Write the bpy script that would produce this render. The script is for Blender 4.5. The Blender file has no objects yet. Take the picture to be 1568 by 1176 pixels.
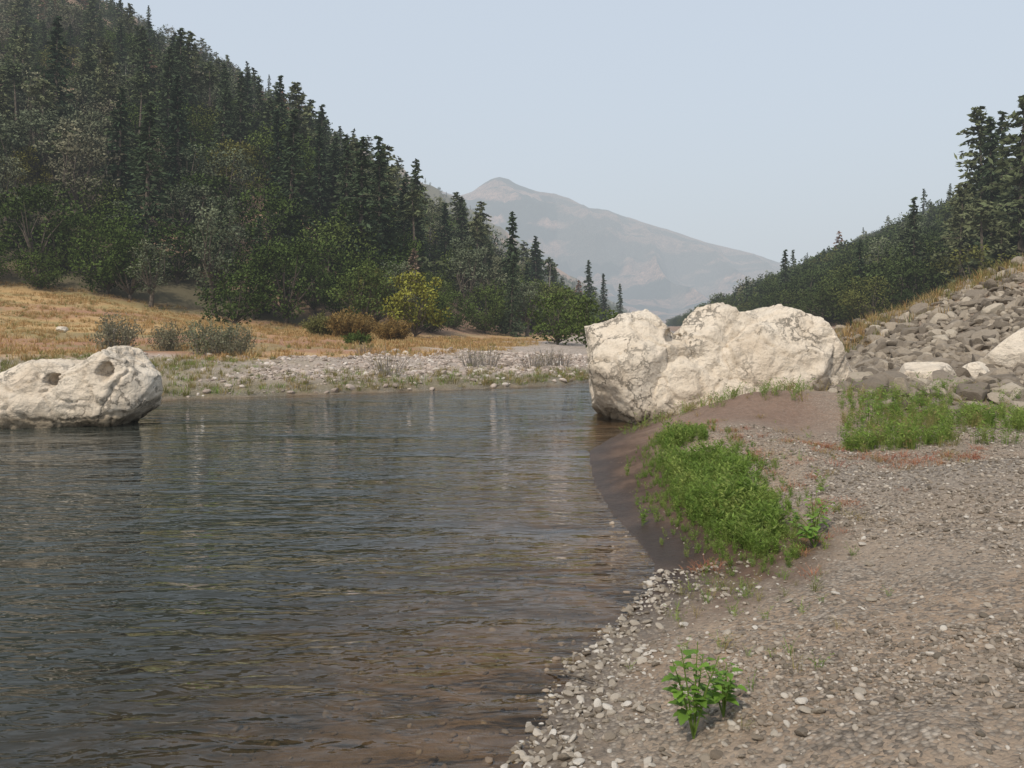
import bpy, math, numpy as np
from mathutils import Vector
R=np.random.default_rng(7)
sc=bpy.context.scene
sc.view_settings.view_transform='Standard'; sc.view_settings.look='None'; sc.view_settings.exposure=0
W=bpy.data.worlds.new("World"); sc.world=W; W.use_nodes=True
COL=sc.collection
# ------------------------------------------------------------------ noise
def h3(ix,iy,iz,s):
    n=(ix*374761393+iy*668265263+iz*2147483647%4294967291+s*974634777)&0xffffffff
    n=((n^(n>>13))*1274126177)&0xffffffff
    n=((n^(n>>16))*2246822519)&0xffffffff
    return ((n^(n>>15))&0xffffff)/16777215.0
def vn(x,y,z=None,s=0):
    x=np.asarray(x,float); y=np.asarray(y,float); z=np.zeros_like(x) if z is None else z
    fx=np.floor(x);fy=np.floor(y);fz=np.floor(z)
    ux=x-fx;uy=y-fy;uz=z-fz
    ux=ux*ux*(3-2*ux);uy=uy*uy*(3-2*uy);uz=uz*uz*(3-2*uz)
    ix=fx.astype(np.int64);iy=fy.astype(np.int64);iz=fz.astype(np.int64)*7919
    r=0
    for a in(0,1):
        for b in(0,1):
            for c in(0,1):
                r=r+h3(ix+a,iy+b,(iz+c*7919),s)*(ux if a else 1-ux)*(uy if b else 1-uy)*(uz if c else 1-uz)
    return r
def fbm(x,y,z=None,s=0,o=4):
    r=0;a=.5;t=0;f=1
    for i in range(o):
        r=r+a*vn(x*f+i*17.3,y*f+i*9.1,None if z is None else z*f+i*5.7,s+i);t+=a;a*=.5;f*=2.03
    return r/t
def ss(x,a,b):
    t=np.clip((x-a)/(b-a),0,1);return t*t*(3-2*t)
def seg_dist(x,y,P):
    d=np.full(np.shape(x),1e12)
    for (ax,ay),(bx,by) in zip(P[:-1],P[1:]):
        vx,vy=bx-ax,by-ay;t=np.clip(((x-ax)*vx+(y-ay)*vy)/(vx*vx+vy*vy),0,1)
        d=np.minimum(d,(x-ax-t*vx)**2+(y-ay-t*vy)**2)
    return np.sqrt(d)
def inside(x,y,P):
    c=np.zeros(np.shape(x),bool);n=len(P)
    for i in range(n):
        ax,ay=P[i];bx,by=P[(i+1)%n]
        if ay==by: continue
        k=((ay>y)!=(by>y))&(x<(bx-ax)*(y-ay)/(by-ay)+ax); c^=k
    return c
# ------------------------------------------------------------------ layout (metres)
NEAR=[(-90,-45),(-14,-11),(-4,-4),(-1.3,0),(-.35,2.5),(.05,4),(.25,4.67),(.45,5.3),(.85,6),(1.2,6.8),(1.32,7.4),(1.3,8),(1.18,9.33),(1.15,11.3),(1.35,14.2),(2.2,16.5),(3.5,19.5),(6,24),(9,29),(16,45),(26,80),(33,110),(50,200),(106,600),(185,1000)]
FAR=[(-90,30),(-30,24.5),(-18,23.6),(-10.9,24),(-7.9,25.3),(-4,27),(-.8,28.5),(1.86,30),(3.2,32.5),(6,40),(10,60),(16,100),(35,200),(95,600),(175,1000)]
RIV=NEAR+FAR[::-1]
LT=[(-500,64),(-60,76),(-25,80),(-8,85),(5,110),(30,260),(85,600),(168,1000),(600,3000)]
LP=LT+[(-6000,3000),(-6000,64)]
RT=[(500,10),(90,60),(60,85),(48,110),(60,250),(116,600),(196,1000),(650,3000)]
RP=RT+[(6000,3000),(6000,10)]
FU=np.array([400,560,640,700,722,738,752,765,778,795,820,850,875,900,930,960,1020,1080,1130,1170,1205,1260,1400,1700])
FV=np.array([340,300,288,303,298,287,278,274,275,284,291,297,307,317,322,333,350,370,382,392,406,440,470,480])
FX=(FU-784)/1230*3500; FZ=(500-FV)/1230*3500
def ribs(x,y):
    wx=x+160*(fbm(x/500,y/500,s=47)-.5);wy=y+300*(fbm(x/500,y/500,s=48)-.5)
    return 1-np.abs(2*fbm(wx/230,wy/600,s=41,o=6)-1)
def height(x,y):
    x=np.asarray(x,float);y=np.asarray(y,float)
    dn=seg_dist(x,y,NEAR);df=seg_dist(x,y,FAR);ins=inside(x,y,RIV)
    d=np.minimum(dn,df); right=dn<df
    d=d+(fbm(x*.9,y*.9,s=3)-.5)*.35*np.where(y<22,.6,2.5)*np.clip(d/.6,0,1)
    d=np.maximum(d,0)
    bed=-.006-np.minimum(1.6,np.where(right,.065*d+.014*d*d,.25*d))+(fbm(x*1.5,y*1.5,s=9)-.5)*.05*np.clip(d,0,1)
    # right bank
    hr=.95*(1-np.exp(-(d/2.5)**1.5))
    hr=hr+.28*np.exp(-((x-4.7)**2+(y-15.8)**2)/2.2)
    dip=ss(y,8.1,9.6)*(1-ss(y,13,16))*ss(x,3.5,5.0)
    hr=hr-.38*dip+.07*np.exp(-((y-7.9)/.8)**2)*ss(x,2.8,4)
    T=np.clip(.36*(x-10.2+1.2*(fbm(x*.3,y*.3,s=5)-.5)),0,6)*ss(y,13,30)*(1-.8*ss(y,31,44))
    hr=hr+np.minimum(T,.6*d)
    hr=hr+(fbm(x*1.1,y*1.1,s=11)-.5)*.16*np.clip(d/2,0,1)+(fbm(x*5,y*5,s=12)-.5)*.04*np.clip(d*1.5,0,1)
    # far bank
    sl=np.interp(x,[-60,-25,-12,0,12],[.14,.05,.033,.012,0.004])
    hf=.45*(1-np.exp(-d/.8))+.3*ss(d,2,10)+sl*np.clip(d-7,0,60)+(fbm(x*.35,y*.35,s=21)-.5)*.5*np.clip(d/6,0,1)
    land=np.where(right,hr,hf)
    dl=np.where(inside(x,y,LP),seg_dist(x,y,LT),0)
    dr=np.where(inside(x,y,RP),seg_dist(x,y,RT),0)
    nz=fbm(x/90,y/90,s=31,o=5)-.5
    hl=.575*(dl-10*(1-np.exp(-dl/10)))*(1+.3*nz)
    hl=hl+20*nz*ss(dl,20,150)
    cap=330+60*nz; hl=np.where(hl>cap*.7,cap*.7+(cap*.3)*(1-np.exp(-(hl-cap*.7)/(cap*.3))),hl)
    hrh=.43*(dr-8*(1-np.exp(-dr/8)))*(1+.4*nz); hrh=np.minimum(hrh,220+60*nz)
    fade=1-ss(y,1500,2300)
    land=land+(hl+hrh)*fade
    rg=ribs(x,y)
    P=np.interp(x*3500/np.maximum(y,2400),FX,FZ)*np.clip(y,2400,3600)/3500
    k=ss(y,2000,3500)*(1-.6*ss(y,3550,5500))
    hfar=P*k*(1-.95*(1-rg)*(4*k*(1-k))**.5)+ (fbm(x/110,y/110,s=44,o=5)-.5)*60*ss(y,2200,3000)*(1-.7*ss(y,3300,3500))
    land=land+hfar
    return np.where(ins,bed,np.maximum(land,.004+.02*np.clip(d,0,1))), np.where(ins,-d,d), right, dl, dr
# ------------------------------------------------------------------ mesh helpers
def grid_mesh(name,V,F,smooth=True):
    me=bpy.data.meshes.new(name); n=len(F)
    me.vertices.add(len(V)); me.vertices.foreach_set('co',np.ascontiguousarray(V,np.float32).ravel())
    k=F.shape[1]
    me.loops.add(n*k); me.loops.foreach_set('vertex_index',np.ascontiguousarray(F,np.int32).ravel())
    me.polygons.add(n); me.polygons.foreach_set('loop_start',np.arange(0,n*k,k,dtype=np.int32))
    me.polygons.foreach_set('loop_total',np.full(n,k,np.int32))
    me.polygons.foreach_set('use_smooth',np.full(n,smooth))
    me.update(); return me
def fattr(me,name,a):
    at=me.attributes.new(name,'FLOAT','POINT');at.data.foreach_set('value',np.ascontiguousarray(a,np.float32))
def obj(name,me,mats=(),loc=None,link=True):
    o=bpy.data.objects.new(name,me)
    for m in mats: me.materials.append(m)
    if loc is not None:o.location=loc
    if link: COL.objects.link(o)
    return o
class MB:
    def __init__(s): s.v=[];s.f=[];s.m=[];s.s=[];s.n=0
    def add(s,V,F,m=0,sh=1.0):
        V=np.asarray(V,float);F=np.asarray(F,int)
        if F.shape[1]==3: F=np.hstack([F,np.full((len(F),1),-1)-s.n])
        s.v.append(V);s.f.append(F+s.n);s.m.append(np.full(len(F),m));s.s.append(np.broadcast_to(sh,(len(V),)));s.n+=len(V)
    def mesh(s,name,smooth=False):
        V=np.vstack(s.v);F=np.vstack(s.f);M=np.concatenate(s.m);S=np.concatenate(s.s)
        me=bpy.data.meshes.new(name)
        tri=F[:,3]<0
        tot=np.where(tri,3,4);st=np.concatenate([[0],np.cumsum(tot)[:-1]])
        L=F.ravel();L=L[L>=0]
        me.vertices.add(len(V));me.vertices.foreach_set('co',V.astype(np.float32).ravel())
        me.loops.add(len(L));me.loops.foreach_set('vertex_index',L.astype(np.int32))
        me.polygons.add(len(F));me.polygons.foreach_set('loop_start',st.astype(np.int32));me.polygons.foreach_set('loop_total',tot.astype(np.int32))
        me.polygons.foreach_set('material_index',M.astype(np.int32));me.polygons.foreach_set('use_smooth',np.full(len(F),smooth))
        me.update();me.validate();fattr(me,'shade',S);return me
def cyl(mb,p0,p1,r0,r1,n=6,m=0):
    p0=np.array(p0,float);p1=np.array(p1,float);d=p1-p0;d/=np.linalg.norm(d)+1e-9
    a=np.cross(d,[.3,.9,.2]);a/=np.linalg.norm(a);b=np.cross(d,a)
    t=np.arange(n)*2*np.pi/n
    c=np.cos(t)[:,None]*a+np.sin(t)[:,None]*b
    V=np.vstack([p0+c*r0,p1+c*r1]);i=np.arange(n);j=(i+1)%n
    mb.add(V,np.stack([i,j,j+n,i+n],1),m)
def unit(n,r):
    v=r.normal(size=(n,3));return v/np.linalg.norm(v,axis=1)[:,None]
def cards(mb,C,U,L,Wd,r,m=0,sh=1.0,flat=0.0):
    """leaf-shaped rhombs at centres C along directions U"""
    n=len(C);q=unit(n,r);q[:,2]*=(1-flat)
    v=np.cross(U,q);v/=np.linalg.norm(v,axis=1)[:,None]+1e-9
    L=np.broadcast_to(L,(n,))[:,None];Wd=np.broadcast_to(Wd,(n,))[:,None]
    a=C-U*L*.5;b=C+v*Wd*.5-U*L*.05;c=C+U*L*.5;d=C-v*Wd*.5-U*L*.05
    V=np.stack([a,b,c,d],1).reshape(-1,3)
    mb.add(V,np.arange(4*n).reshape(n,4),m,np.repeat(np.broadcast_to(sh,(n,)),4))
# ------------------------------------------------------------------ node helpers
def mat(name):
    m=bpy.data.materials.new(name);m.use_nodes=True;nt=m.node_tree
    return m,nt,nt.nodes['Principled BSDF'],nt.nodes['Material Output']
def N(nt,t,**k):
    n=nt.nodes.new(t)
    for a,b in k.items(): setattr(n,a,b)
    return n
def math_(nt,op,a,b=None,clamp=False):
    n=nt.nodes.new('ShaderNodeMath');n.operation=op;n.use_clamp=clamp
    for i,v in enumerate([a,b]):
        if v is None: continue
        if isinstance(v,(int,float)): n.inputs[i].default_value=v
        else: nt.links.new(v,n.inputs[i])
    return n.outputs[0]
def mix(nt,f,a,b,bt='MIX'):
    n=nt.nodes.new('ShaderNodeMix');n.data_type='RGBA';n.blend_type=bt
    for s,v in ((n.inputs['Factor'],f),(n.inputs[6],a),(n.inputs[7],b)):
        if isinstance(v,(int,float)): s.default_value=v
        elif isinstance(v,(tuple,list)): s.default_value=(*v,1)
        else: nt.links.new(v,s)
    return n.outputs[2]
def ramp(nt,f,stops,interp='LINEAR'):
    n=nt.nodes.new('ShaderNodeValToRGB');n.color_ramp.interpolation=interp
    e=n.color_ramp.elements
    while len(e)<len(stops): e.new(.5)
    for k,(p,c) in enumerate(stops): e[k].position=p;e[k].color=(*c,1) if not isinstance(c,(int,float)) else (c,c,c,1)
    nt.links.new(f,n.inputs[0]);return n.outputs[0]
def noise(nt,vec,scale,detail=4,rough=.55,out=0,dist=0):
    n=nt.nodes.new('ShaderNodeTexNoise');n.inputs['Scale'].default_value=scale;n.inputs['Detail'].default_value=detail
    n.inputs['Roughness'].default_value=rough;n.inputs['Distortion'].default_value=dist
    if vec is not None: nt.links.new(vec,n.inputs['Vector'])
    return n.outputs[out]
def attr(nt,name,o='Fac'):
    n=nt.nodes.new('ShaderNodeAttribute');n.attribute_name=name;return n.outputs[o]
def foliage(name,stops,trans=0,rough=.7,gain=1.0):
    m,nt,p,out=mat(name)
    oi=nt.nodes.new('ShaderNodeObjectInfo')
    c=ramp(nt,oi.outputs['Random'],[(a,tuple(q*gain for q in b)) for a,b in stops])
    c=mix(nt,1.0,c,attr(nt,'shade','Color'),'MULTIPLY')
    if not trans:
        nt.nodes.remove(p);dd=nt.nodes.new('ShaderNodeBsdfDiffuse');nt.links.new(c,dd.inputs[0]);nt.links.new(dd.outputs[0],out.inputs[0]);return m
    nt.links.new(c,p.inputs['Base Color']);p.inputs['Roughness'].default_value=rough;p.inputs['Specular IOR Level'].default_value=.25
    t=nt.nodes.new('ShaderNodeBsdfTranslucent');nt.links.new(c,t.inputs[0])
    mx=nt.nodes.new('ShaderNodeMixShader');mx.inputs[0].default_value=trans
    nt.links.new(p.outputs[0],mx.inputs[1]);nt.links.new(t.outputs[0],mx.inputs[2]);nt.links.new(mx.outputs[0],out.inputs[0])
    return m
# ------------------------------------------------------------------ materials
bark,nt,p,_=mat('bark');c=nt.nodes.new('ShaderNodeTexCoord').outputs['Object']
nt.links.new(ramp(nt,noise(nt,c,3,6),[(.3,(.04,.03,.022)),(.7,(.15,.12,.09))]),p.inputs[0]);p.inputs['Roughness'].default_value=.9
snagm,nt,p,_=mat('dead_wood');p.inputs[0].default_value=(.2,.18,.16,1);p.inputs['Roughness'].default_value=.9
F_fir=foliage('fir_foliage',[(0,(.028,.042,.024)),(.5,(.040,.056,.030)),(1,(.054,.07,.038))],gain=1.25)
F_pine=foliage('pine_foliage',[(0,(.052,.066,.034)),(.5,(.075,.088,.044)),(1,(.095,.10,.054))],gain=1.3)
F_gray=foliage('gray_pine_foliage',[(0,(.085,.10,.062)),(.5,(.112,.125,.076)),(1,(.14,.125,.085))],gain=1.25)
F_oak=foliage('oak_foliage',[(0,(.040,.058,.018)),(.5,(.056,.08,.022)),(.9,(.075,.096,.028)),(1,(.125,.115,.035))],gain=1.25)
F_oakd=foliage('live_oak_foliage',[(0,(.032,.046,.018)),(.5,(.045,.062,.022)),(.9,(.065,.08,.026)),(1,(.10,.10,.03))],gain=1.15)
F_rust=foliage('dead_foliage',[(0,(.17,.09,.06)),(.6,(.19,.11,.075)),(1,(.20,.15,.11))])
F_yel=foliage('yellow_foliage',[(0,(.24,.22,.03)),(1,(.20,.20,.04))])
F_wil=foliage('willow_foliage',[(0,(.19,.18,.11)),(.5,(.21,.195,.13)),(1,(.16,.17,.095))],.25)
F_rb=foliage('rust_bush_foliage',[(0,(.24,.14,.045)),(.5,(.14,.14,.04)),(1,(.22,.16,.06))],.25)
F_weed=foliage('weed_foliage',[(0,(.14,.22,.04)),(.5,(.18,.27,.05)),(1,(.26,.31,.08))],.4,.55)
F_bur=foliage('cocklebur_leaf',[(0,(.13,.25,.035)),(1,(.19,.31,.05))],.4,.5)
F_red=foliage('red_weed',[(0,(.34,.12,.07)),(.6,(.38,.18,.10)),(1,(.24,.22,.08))],.25)
F_dry=foliage('dry_grass_blade',[(0,(.38,.225,.09)),(.5,(.43,.285,.12)),(1,(.48,.36,.18))],.3)
F_olive=foliage('bank_grass_blade',[(0,(.16,.18,.055)),(.5,(.26,.23,.085)),(1,(.36,.26,.12))],.3)

def rockmat(name,stops,scale=2.0,bump=.6,dist=.05):
    m,nt,p,_=mat(name)
    tc=nt.nodes.new('ShaderNodeTexCoord').outputs['Object']
    oi=nt.nodes.new('ShaderNodeObjectInfo').outputs['Random'];c=ramp(nt,oi,stops)
    n2=noise(nt,tc,scale*3,5,.65)
    c=mix(nt,.55,c,ramp(nt,n2,[(.25,.55),(.6,1.0)]),'MULTIPLY')
    nt.links.new(c,p.inputs[0]);p.inputs['Roughness'].default_value=.9;p.inputs['Specular IOR Level'].default_value=.2
    b=N(nt,'ShaderNodeBump');b.inputs['Strength'].default_value=bump;b.inputs['Distance'].default_value=dist
    nt.links.new(noise(nt,tc,scale*2,5,.7),b.inputs['Height']);nt.links.new(b.outputs[0],p.inputs['Normal'])
    return m
M_peb=rockmat('pebble_stone',[(0,(.13,.11,.085)),(.35,(.22,.18,.14)),(.7,(.32,.27,.215)),(.9,(.42,.365,.30)),(1,(.52,.48,.42))],3,.3,.05)
M_shs=rockmat('shore_stone',[(0,(.15,.12,.09)),(.3,(.27,.23,.18)),(.7,(.42,.37,.305)),(1,(.56,.52,.46))],3,.4,.05)
M_sub=rockmat('riverbed_stone',[(0,(.14,.11,.08)),(.6,(.24,.18,.13)),(.9,(.30,.24,.18)),(1,(.42,.35,.28))],3,.3,.05)
M_cob=rockmat('cobble_stone',[(0,(.22,.18,.145)),(.4,(.38,.31,.26)),(.8,(.49,.415,.355)),(1,(.58,.53,.47))],3,.4,.05)
M_tal=rockmat('talus_stone',[(0,(.14,.115,.088)),(.4,(.22,.185,.145)),(.8,(.31,.26,.20)),(1,(.41,.355,.28))],2,.6,.06)
# limestone boulder
M_bo,nt,p,_=mat('pale_boulder_stone')
tc=nt.nodes.new('ShaderNodeNewGeometry').outputs['Position']
c=ramp(nt,noise(nt,tc,.9,8,.6),[(.3,(.58,.485,.375)),(.5,(.68,.59,.475)),(.72,(.74,.66,.55))])
c=mix(nt,.7,c,ramp(nt,noise(nt,tc,7,10,.75),[(.34,.6),(.5,1.0)]),'MULTIPLY')
wv=nt.nodes.new('ShaderNodeVectorMath');wv.operation='MULTIPLY_ADD'
nn=nt.nodes.new('ShaderNodeTexNoise');nn.inputs['Scale'].default_value=1.2;nn.inputs['Detail'].default_value=8;nn.inputs['Roughness'].default_value=.65;nt.links.new(tc,nn.inputs['Vector'])
nt.links.new(nn.outputs['Color'],wv.inputs[0]);wv.inputs[1].default_value=(2.2,2.2,2.2);nt.links.new(tc,wv.inputs[2])
vor=N(nt,'ShaderNodeTexVoronoi',feature='DISTANCE_TO_EDGE');vor.inputs['Scale'].default_value=1.3;nt.links.new(wv.outputs[0],vor.inputs['Vector'])
vf=N(nt,'ShaderNodeTexVoronoi',feature='F1');vf.inputs['Scale'].default_value=2.2;nt.links.new(wv.outputs[0],vf.inputs['Vector'])
crk=ramp(nt,vor.outputs['Distance'],[(0,0.0),(.05,1.0)])
msk=ramp(nt,noise(nt,tc,.8,3),[(.42,0.0),(.58,1.0)])
c=mix(nt,math_(nt,'MULTIPLY',msk,.5),c,crk,'MULTIPLY')
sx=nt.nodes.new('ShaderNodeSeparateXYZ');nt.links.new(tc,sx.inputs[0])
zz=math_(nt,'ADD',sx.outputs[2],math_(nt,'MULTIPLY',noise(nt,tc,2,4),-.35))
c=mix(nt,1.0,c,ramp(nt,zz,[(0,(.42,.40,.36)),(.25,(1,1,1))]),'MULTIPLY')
nt.links.new(c,p.inputs[0]);p.inputs['Roughness'].default_value=.95;p.inputs['Specular IOR Level'].default_value=.1
hh=math_(nt,'ADD',noise(nt,tc,2.5,12,.66),math_(nt,'MULTIPLY',math_(nt,'MULTIPLY',crk,msk),.22))
hh=math_(nt,'ADD',hh,math_(nt,'MULTIPLY',vf.outputs['Distance'],.4))
b=N(nt,'ShaderNodeBump');b.inputs['Strength'].default_value=.9;b.inputs['Distance'].default_value=.16
nt.links.new(hh,b.inputs['Height']);nt.links.new(b.outputs[0],p.inputs['Normal'])

# terrain material
M_ter,nt,p,_=mat('terrain_ground')
pos=nt.nodes.new('ShaderNodeNewGeometry').outputs['Position']
base=attr(nt,'gcol','Color')
fine=noise(nt,pos,9,8,.75)
c=mix(nt,1.0,base,ramp(nt,fine,[(.25,.6),(.5,1.0),(.75,1.3)]),'MULTIPLY')
c=mix(nt,attr(nt,'farm'),c,mix(nt,1.0,base,ramp(nt,noise(nt,pos,.03,10,.8),[(.35,.2),(.5,1.0),(.65,1.8)]),'MULTIPLY'))
gm=attr(nt,'gravel')
v1=N(nt,'ShaderNodeTexVoronoi');v1.inputs['Scale'].default_value=38;nt.links.new(pos,v1.inputs['Vector'])
v2=N(nt,'ShaderNodeTexVoronoi');v2.inputs['Scale'].default_value=95;nt.links.new(pos,v2.inputs['Vector'])
sp=nt.nodes.new('ShaderNodeSeparateColor');nt.links.new(v1.outputs['Color'],sp.inputs[0])
pc=ramp(nt,sp.outputs[0],[(0,(.13,.11,.09)),(.5,(.27,.23,.185)),(1,(.46,.40,.33))])
pc=mix(nt,1.0,pc,ramp(nt,v1.outputs['Distance'],[(.3,1.0),(.75,.4)]),'MULTIPLY')
sel=math_(nt,'MULTIPLY',gm,ramp(nt,math_(nt,'ADD',math_(nt,'MULTIPLY',noise(nt,pos,1.3,4),.9),math_(nt,'MULTIPLY',sp.outputs[1],.5)),[(.57,.03),(.82,.85)]))
c=mix(nt,sel,c,pc)
nt.links.new(c,p.inputs[0])
wet=attr(nt,'wet')
nt.links.new(math_(nt,'SUBTRACT',.92,math_(nt,'MULTIPLY',wet,.5)),p.inputs['Roughness']);p.inputs['Specular IOR Level'].default_value=.3
h=math_(nt,'ADD',math_(nt,'MULTIPLY',math_(nt,'SUBTRACT',1.0,v1.outputs['Distance']),math_(nt,'MULTIPLY',gm,.012)),math_(nt,'MULTIPLY',fine,.03))
h=math_(nt,'ADD',h,math_(nt,'MULTIPLY',math_(nt,'SUBTRACT',1.0,v2.outputs['Distance']),.003))
h=math_(nt,'ADD',h,math_(nt,'MULTIPLY',math_(nt,'MULTIPLY',noise(nt,pos,.02,10,.75),attr(nt,'farm')),90))
b=N(nt,'ShaderNodeBump');b.inputs['Strength'].default_value=.9;b.inputs['Distance'].default_value=1
nt.links.new(h,b.inputs['Height']);nt.links.new(b.outputs[0],p.inputs['Normal'])

# water
M_wat,nt,p,out=mat('river_water');nt.nodes.remove(p)
pos=nt.nodes.new('ShaderNodeNewGeometry').outputs['Position']
def mp(sx_,sy_,rot):
    n=nt.nodes.new('ShaderNodeMapping');n.inputs['Scale'].default_value=(sx_,sy_,1);n.inputs['Rotation'].default_value=(0,0,rot);nt.links.new(pos,n.inputs[0]);return n.outputs[0]
w1=noise(nt,mp(.8,2.2,.42),1.25,2,.45,dist=.6)
w2=noise(nt,mp(1.0,2.6,.25),3.6,2,.5,dist=.7)
w3=noise(nt,mp(.5,1.2,.2),.45,3,.5)
amp=ramp(nt,w3,[(.35,.35),(.65,1.35)])
h=math_(nt,'ADD',math_(nt,'MULTIPLY',w1,.085),math_(nt,'MULTIPLY',w2,.030))
h=math_(nt,'MULTIPLY',h,amp)
b=N(nt,'ShaderNodeBump');b.inputs['Strength'].default_value=1;b.inputs['Distance'].default_value=1
nt.links.new(h,b.inputs['Height'])
fr=N(nt,'ShaderNodeFresnel');fr.inputs[0].default_value=1.34;nt.links.new(b.outputs[0],fr.inputs[1])
gl=N(nt,'ShaderNodeBsdfGlossy');gl.inputs['Roughness'].default_value=.02;nt.links.new(b.outputs[0],gl.inputs['Normal'])
gl.inputs[0].default_value=(1,1,1,1)
tr=N(nt,'ShaderNodeBsdfTransparent');tr.inputs[0].default_value=(.78,.71,.58,1)
di=N(nt,'ShaderNodeBsdfDiffuse');di.inputs[0].default_value=(.036,.040,.033,1)
m1=nt.nodes.new('ShaderNodeMixShader');nt.links.new(ramp(nt,attr(nt,'depth'),[(0,0.0),(.12,.25),(.35,.75),(.7,1.0)]),m1.inputs[0])
nt.links.new(tr.outputs[0],m1.inputs[1]);nt.links.new(di.outputs[0],m1.inputs[2])
m2=nt.nodes.new('ShaderNodeMixShader');nt.links.new(fr.outputs[0],m2.inputs[0]);nt.links.new(m1.outputs[0],m2.inputs[1]);nt.links.new(gl.outputs[0],m2.inputs[2])
nt.links.new(m2.outputs[0],out.inputs[0])
# ------------------------------------------------------------------ terrain
ang=np.concatenate([np.linspace(-180,-60,45)[:-1],np.linspace(-60,-42,60)[:-1],np.linspace(-42,42,520)[:-1],np.linspace(42,60,50)[:-1],np.linspace(60,180,45)])*np.pi/180
rad=np.concatenate([[.02],np.geomspace(.5,2000,600),np.linspace(2010,3600,200),np.geomspace(3650,7000,20)])
A,Q=np.meshgrid(ang,rad)
X=Q*np.sin(A);Y=Q*np.cos(A)
Z,D,RIGHT,DL,DR=height(X,Y)
na,nr=len(ang),len(rad)
i,j=np.meshgrid(np.arange(nr-1),np.arange(na-1),indexing='ij')
a=i*na+j
F=np.stack([a,a+1,a+na+1,a+na],-1).reshape(-1,4)
V=np.stack([X,Y,Z],-1).reshape(-1,3)
me=grid_mesh('terrain',V,F)
x,y,z,d,rt,dl,dr=[q.ravel() for q in (X,Y,Z,D,RIGHT,DL,DR)]
def C(*c): return np.array(c)[None,:]
def lerp(a,b,t): return a+(b-a)*np.asarray(t)[:,None]
n1=fbm(x*.6,y*.6,s=51);n2=fbm(x*3,y*3,s=52);n3=fbm(x*.08,y*.12,s=53);n4=fbm(x*.25,y*.5,s=54)
col=np.repeat(C(.30,.235,.175),len(x),0)                                   # dusty gravel path
col=lerp(col,C(.325,.235,.16),ss(n1,.42,.6)*.8)
col=lerp(col,C(.24,.20,.16),ss(y,6.5,8)*ss(x,3,4)*(1-ss(y,9,10)))
mud=(1-ss(d+(n1-.5)*.9+(n2-.5)*.4,.8,1.6))*ss(y+(n2-.5)*1.5,5.4,7)*(1-ss(y,17,19))
col=lerp(col,lerp(np.repeat(C(.078,.048,.032),len(x),0),C(.125,.08,.055),ss(n2,.4,.65)),mud)
mound=np.exp(-((x-4.4)**2/3+(y-15)**2/5));col=lerp(col,C(.19,.125,.09),np.clip(mound*1.3,0,1))
talz=ss(x-.38*y+ (n1-.5)*2,0,1.5)*ss(y,12.5,15)
col=lerp(col,C(.25,.185,.135),talz)
crest=ss(z,1.6,4.5)*ss(y,24,29)*ss(x,8,10); col=lerp(col,C(.33,.21,.125),crest*.9)
beyond=ss(y,30,34)*ss(x,6,10);col=lerp(col,C(.30,.17,.10),beyond)
wet=(1-ss(d+(n2-.5)*.25,0.08,.6+.6*(n1-.3)))
col=col*(1-.5*wet)[:,None]
# far bank
fc=np.repeat(C(.40,.33,.275),len(x),0)
bank=1-ss(d+(n2-.5)*1.2,.5,2.2);fc=lerp(fc,C(.15,.125,.06),bank*.85)
leftw=ss(-x,6,12);fc=lerp(fc,C(.22,.18,.085),leftw*.8*(1-ss(d,8,12))*ss(n2,.3,.6))
me1=ss(d+(n4-.5)*9,9,12);gold=lerp(np.repeat(C(.42,.27,.12),len(x),0),C(.31,.17,.10),ss(n3+.35*(n4-.5)-.25*ss(d,14,40)+.14,.40,.60))
gold=lerp(gold,C(.48,.36,.18),ss(n4,.55,.7)*.6)
gold=lerp(gold,C(.20,.19,.08),ss(fbm(x*.15,y*.4,s=58),.56,.68)*.6)
fc=lerp(fc,gold,me1)
fc=fc*(1-.5*(1-ss(d,0,.3)))[:,None]
col=np.where(rt[:,None],col,fc)
# forest floor
fl=ss(np.maximum(dl,dr),-0.1,6);bare=ss(fbm(x/35,y/35,s=61),.50,.62)
ff=lerp(np.repeat(C(.11,.095,.055),len(x),0),C(.30,.19,.13),bare*.85)
col=lerp(col,ff,fl)
far=ss(y,1500,2300)
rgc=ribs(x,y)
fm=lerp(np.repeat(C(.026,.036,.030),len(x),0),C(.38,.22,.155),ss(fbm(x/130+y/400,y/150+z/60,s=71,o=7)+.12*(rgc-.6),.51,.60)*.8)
fm=fm*(.55+.6*ss(rgc,.3,.95))[:,None]  # rib shading painted into the colour, valleys dark also as tree cover
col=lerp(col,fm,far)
bedc=lerp(np.repeat(C(.26,.185,.125),len(x),0),C(.16,.12,.085),ss(n2,.4,.65));col=np.where((d<0)[:,None],bedc*(.6+.4*ss(-d,0,.5))[:,None],col)
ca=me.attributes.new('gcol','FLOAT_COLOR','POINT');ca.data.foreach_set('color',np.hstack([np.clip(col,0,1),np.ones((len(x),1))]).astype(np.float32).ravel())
grv=np.where(rt,(1-mud)*(1-np.clip(mound*1.2,0,1)*.8)*(1-.4*wet),np.where(d<9,.8,.0))*(1-fl)*np.where(d<0,.25,1)
fattr(me,'gravel',np.clip(grv,0,1));fattr(me,'wet',np.where(d<0,0,wet));fattr(me,'farm',np.maximum(far,.0))
obj('terrain',me,[M_ter])
# water surface
wm=(d<.6)&(y<900)&(Q.ravel()>.4)
wf=wm[F].all(1)&((d<0)[F].any(1));Fw=F[wf];u,inv=np.unique(Fw,return_inverse=True)
Vw=V[u].copy();dep=np.clip(-Vw[:,2],0,2);Vw[:,2]=0
mw=grid_mesh('river_water',Vw,inv.reshape(-1,4));fattr(mw,'depth',dep);obj('river_water',mw,[M_wat])
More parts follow.
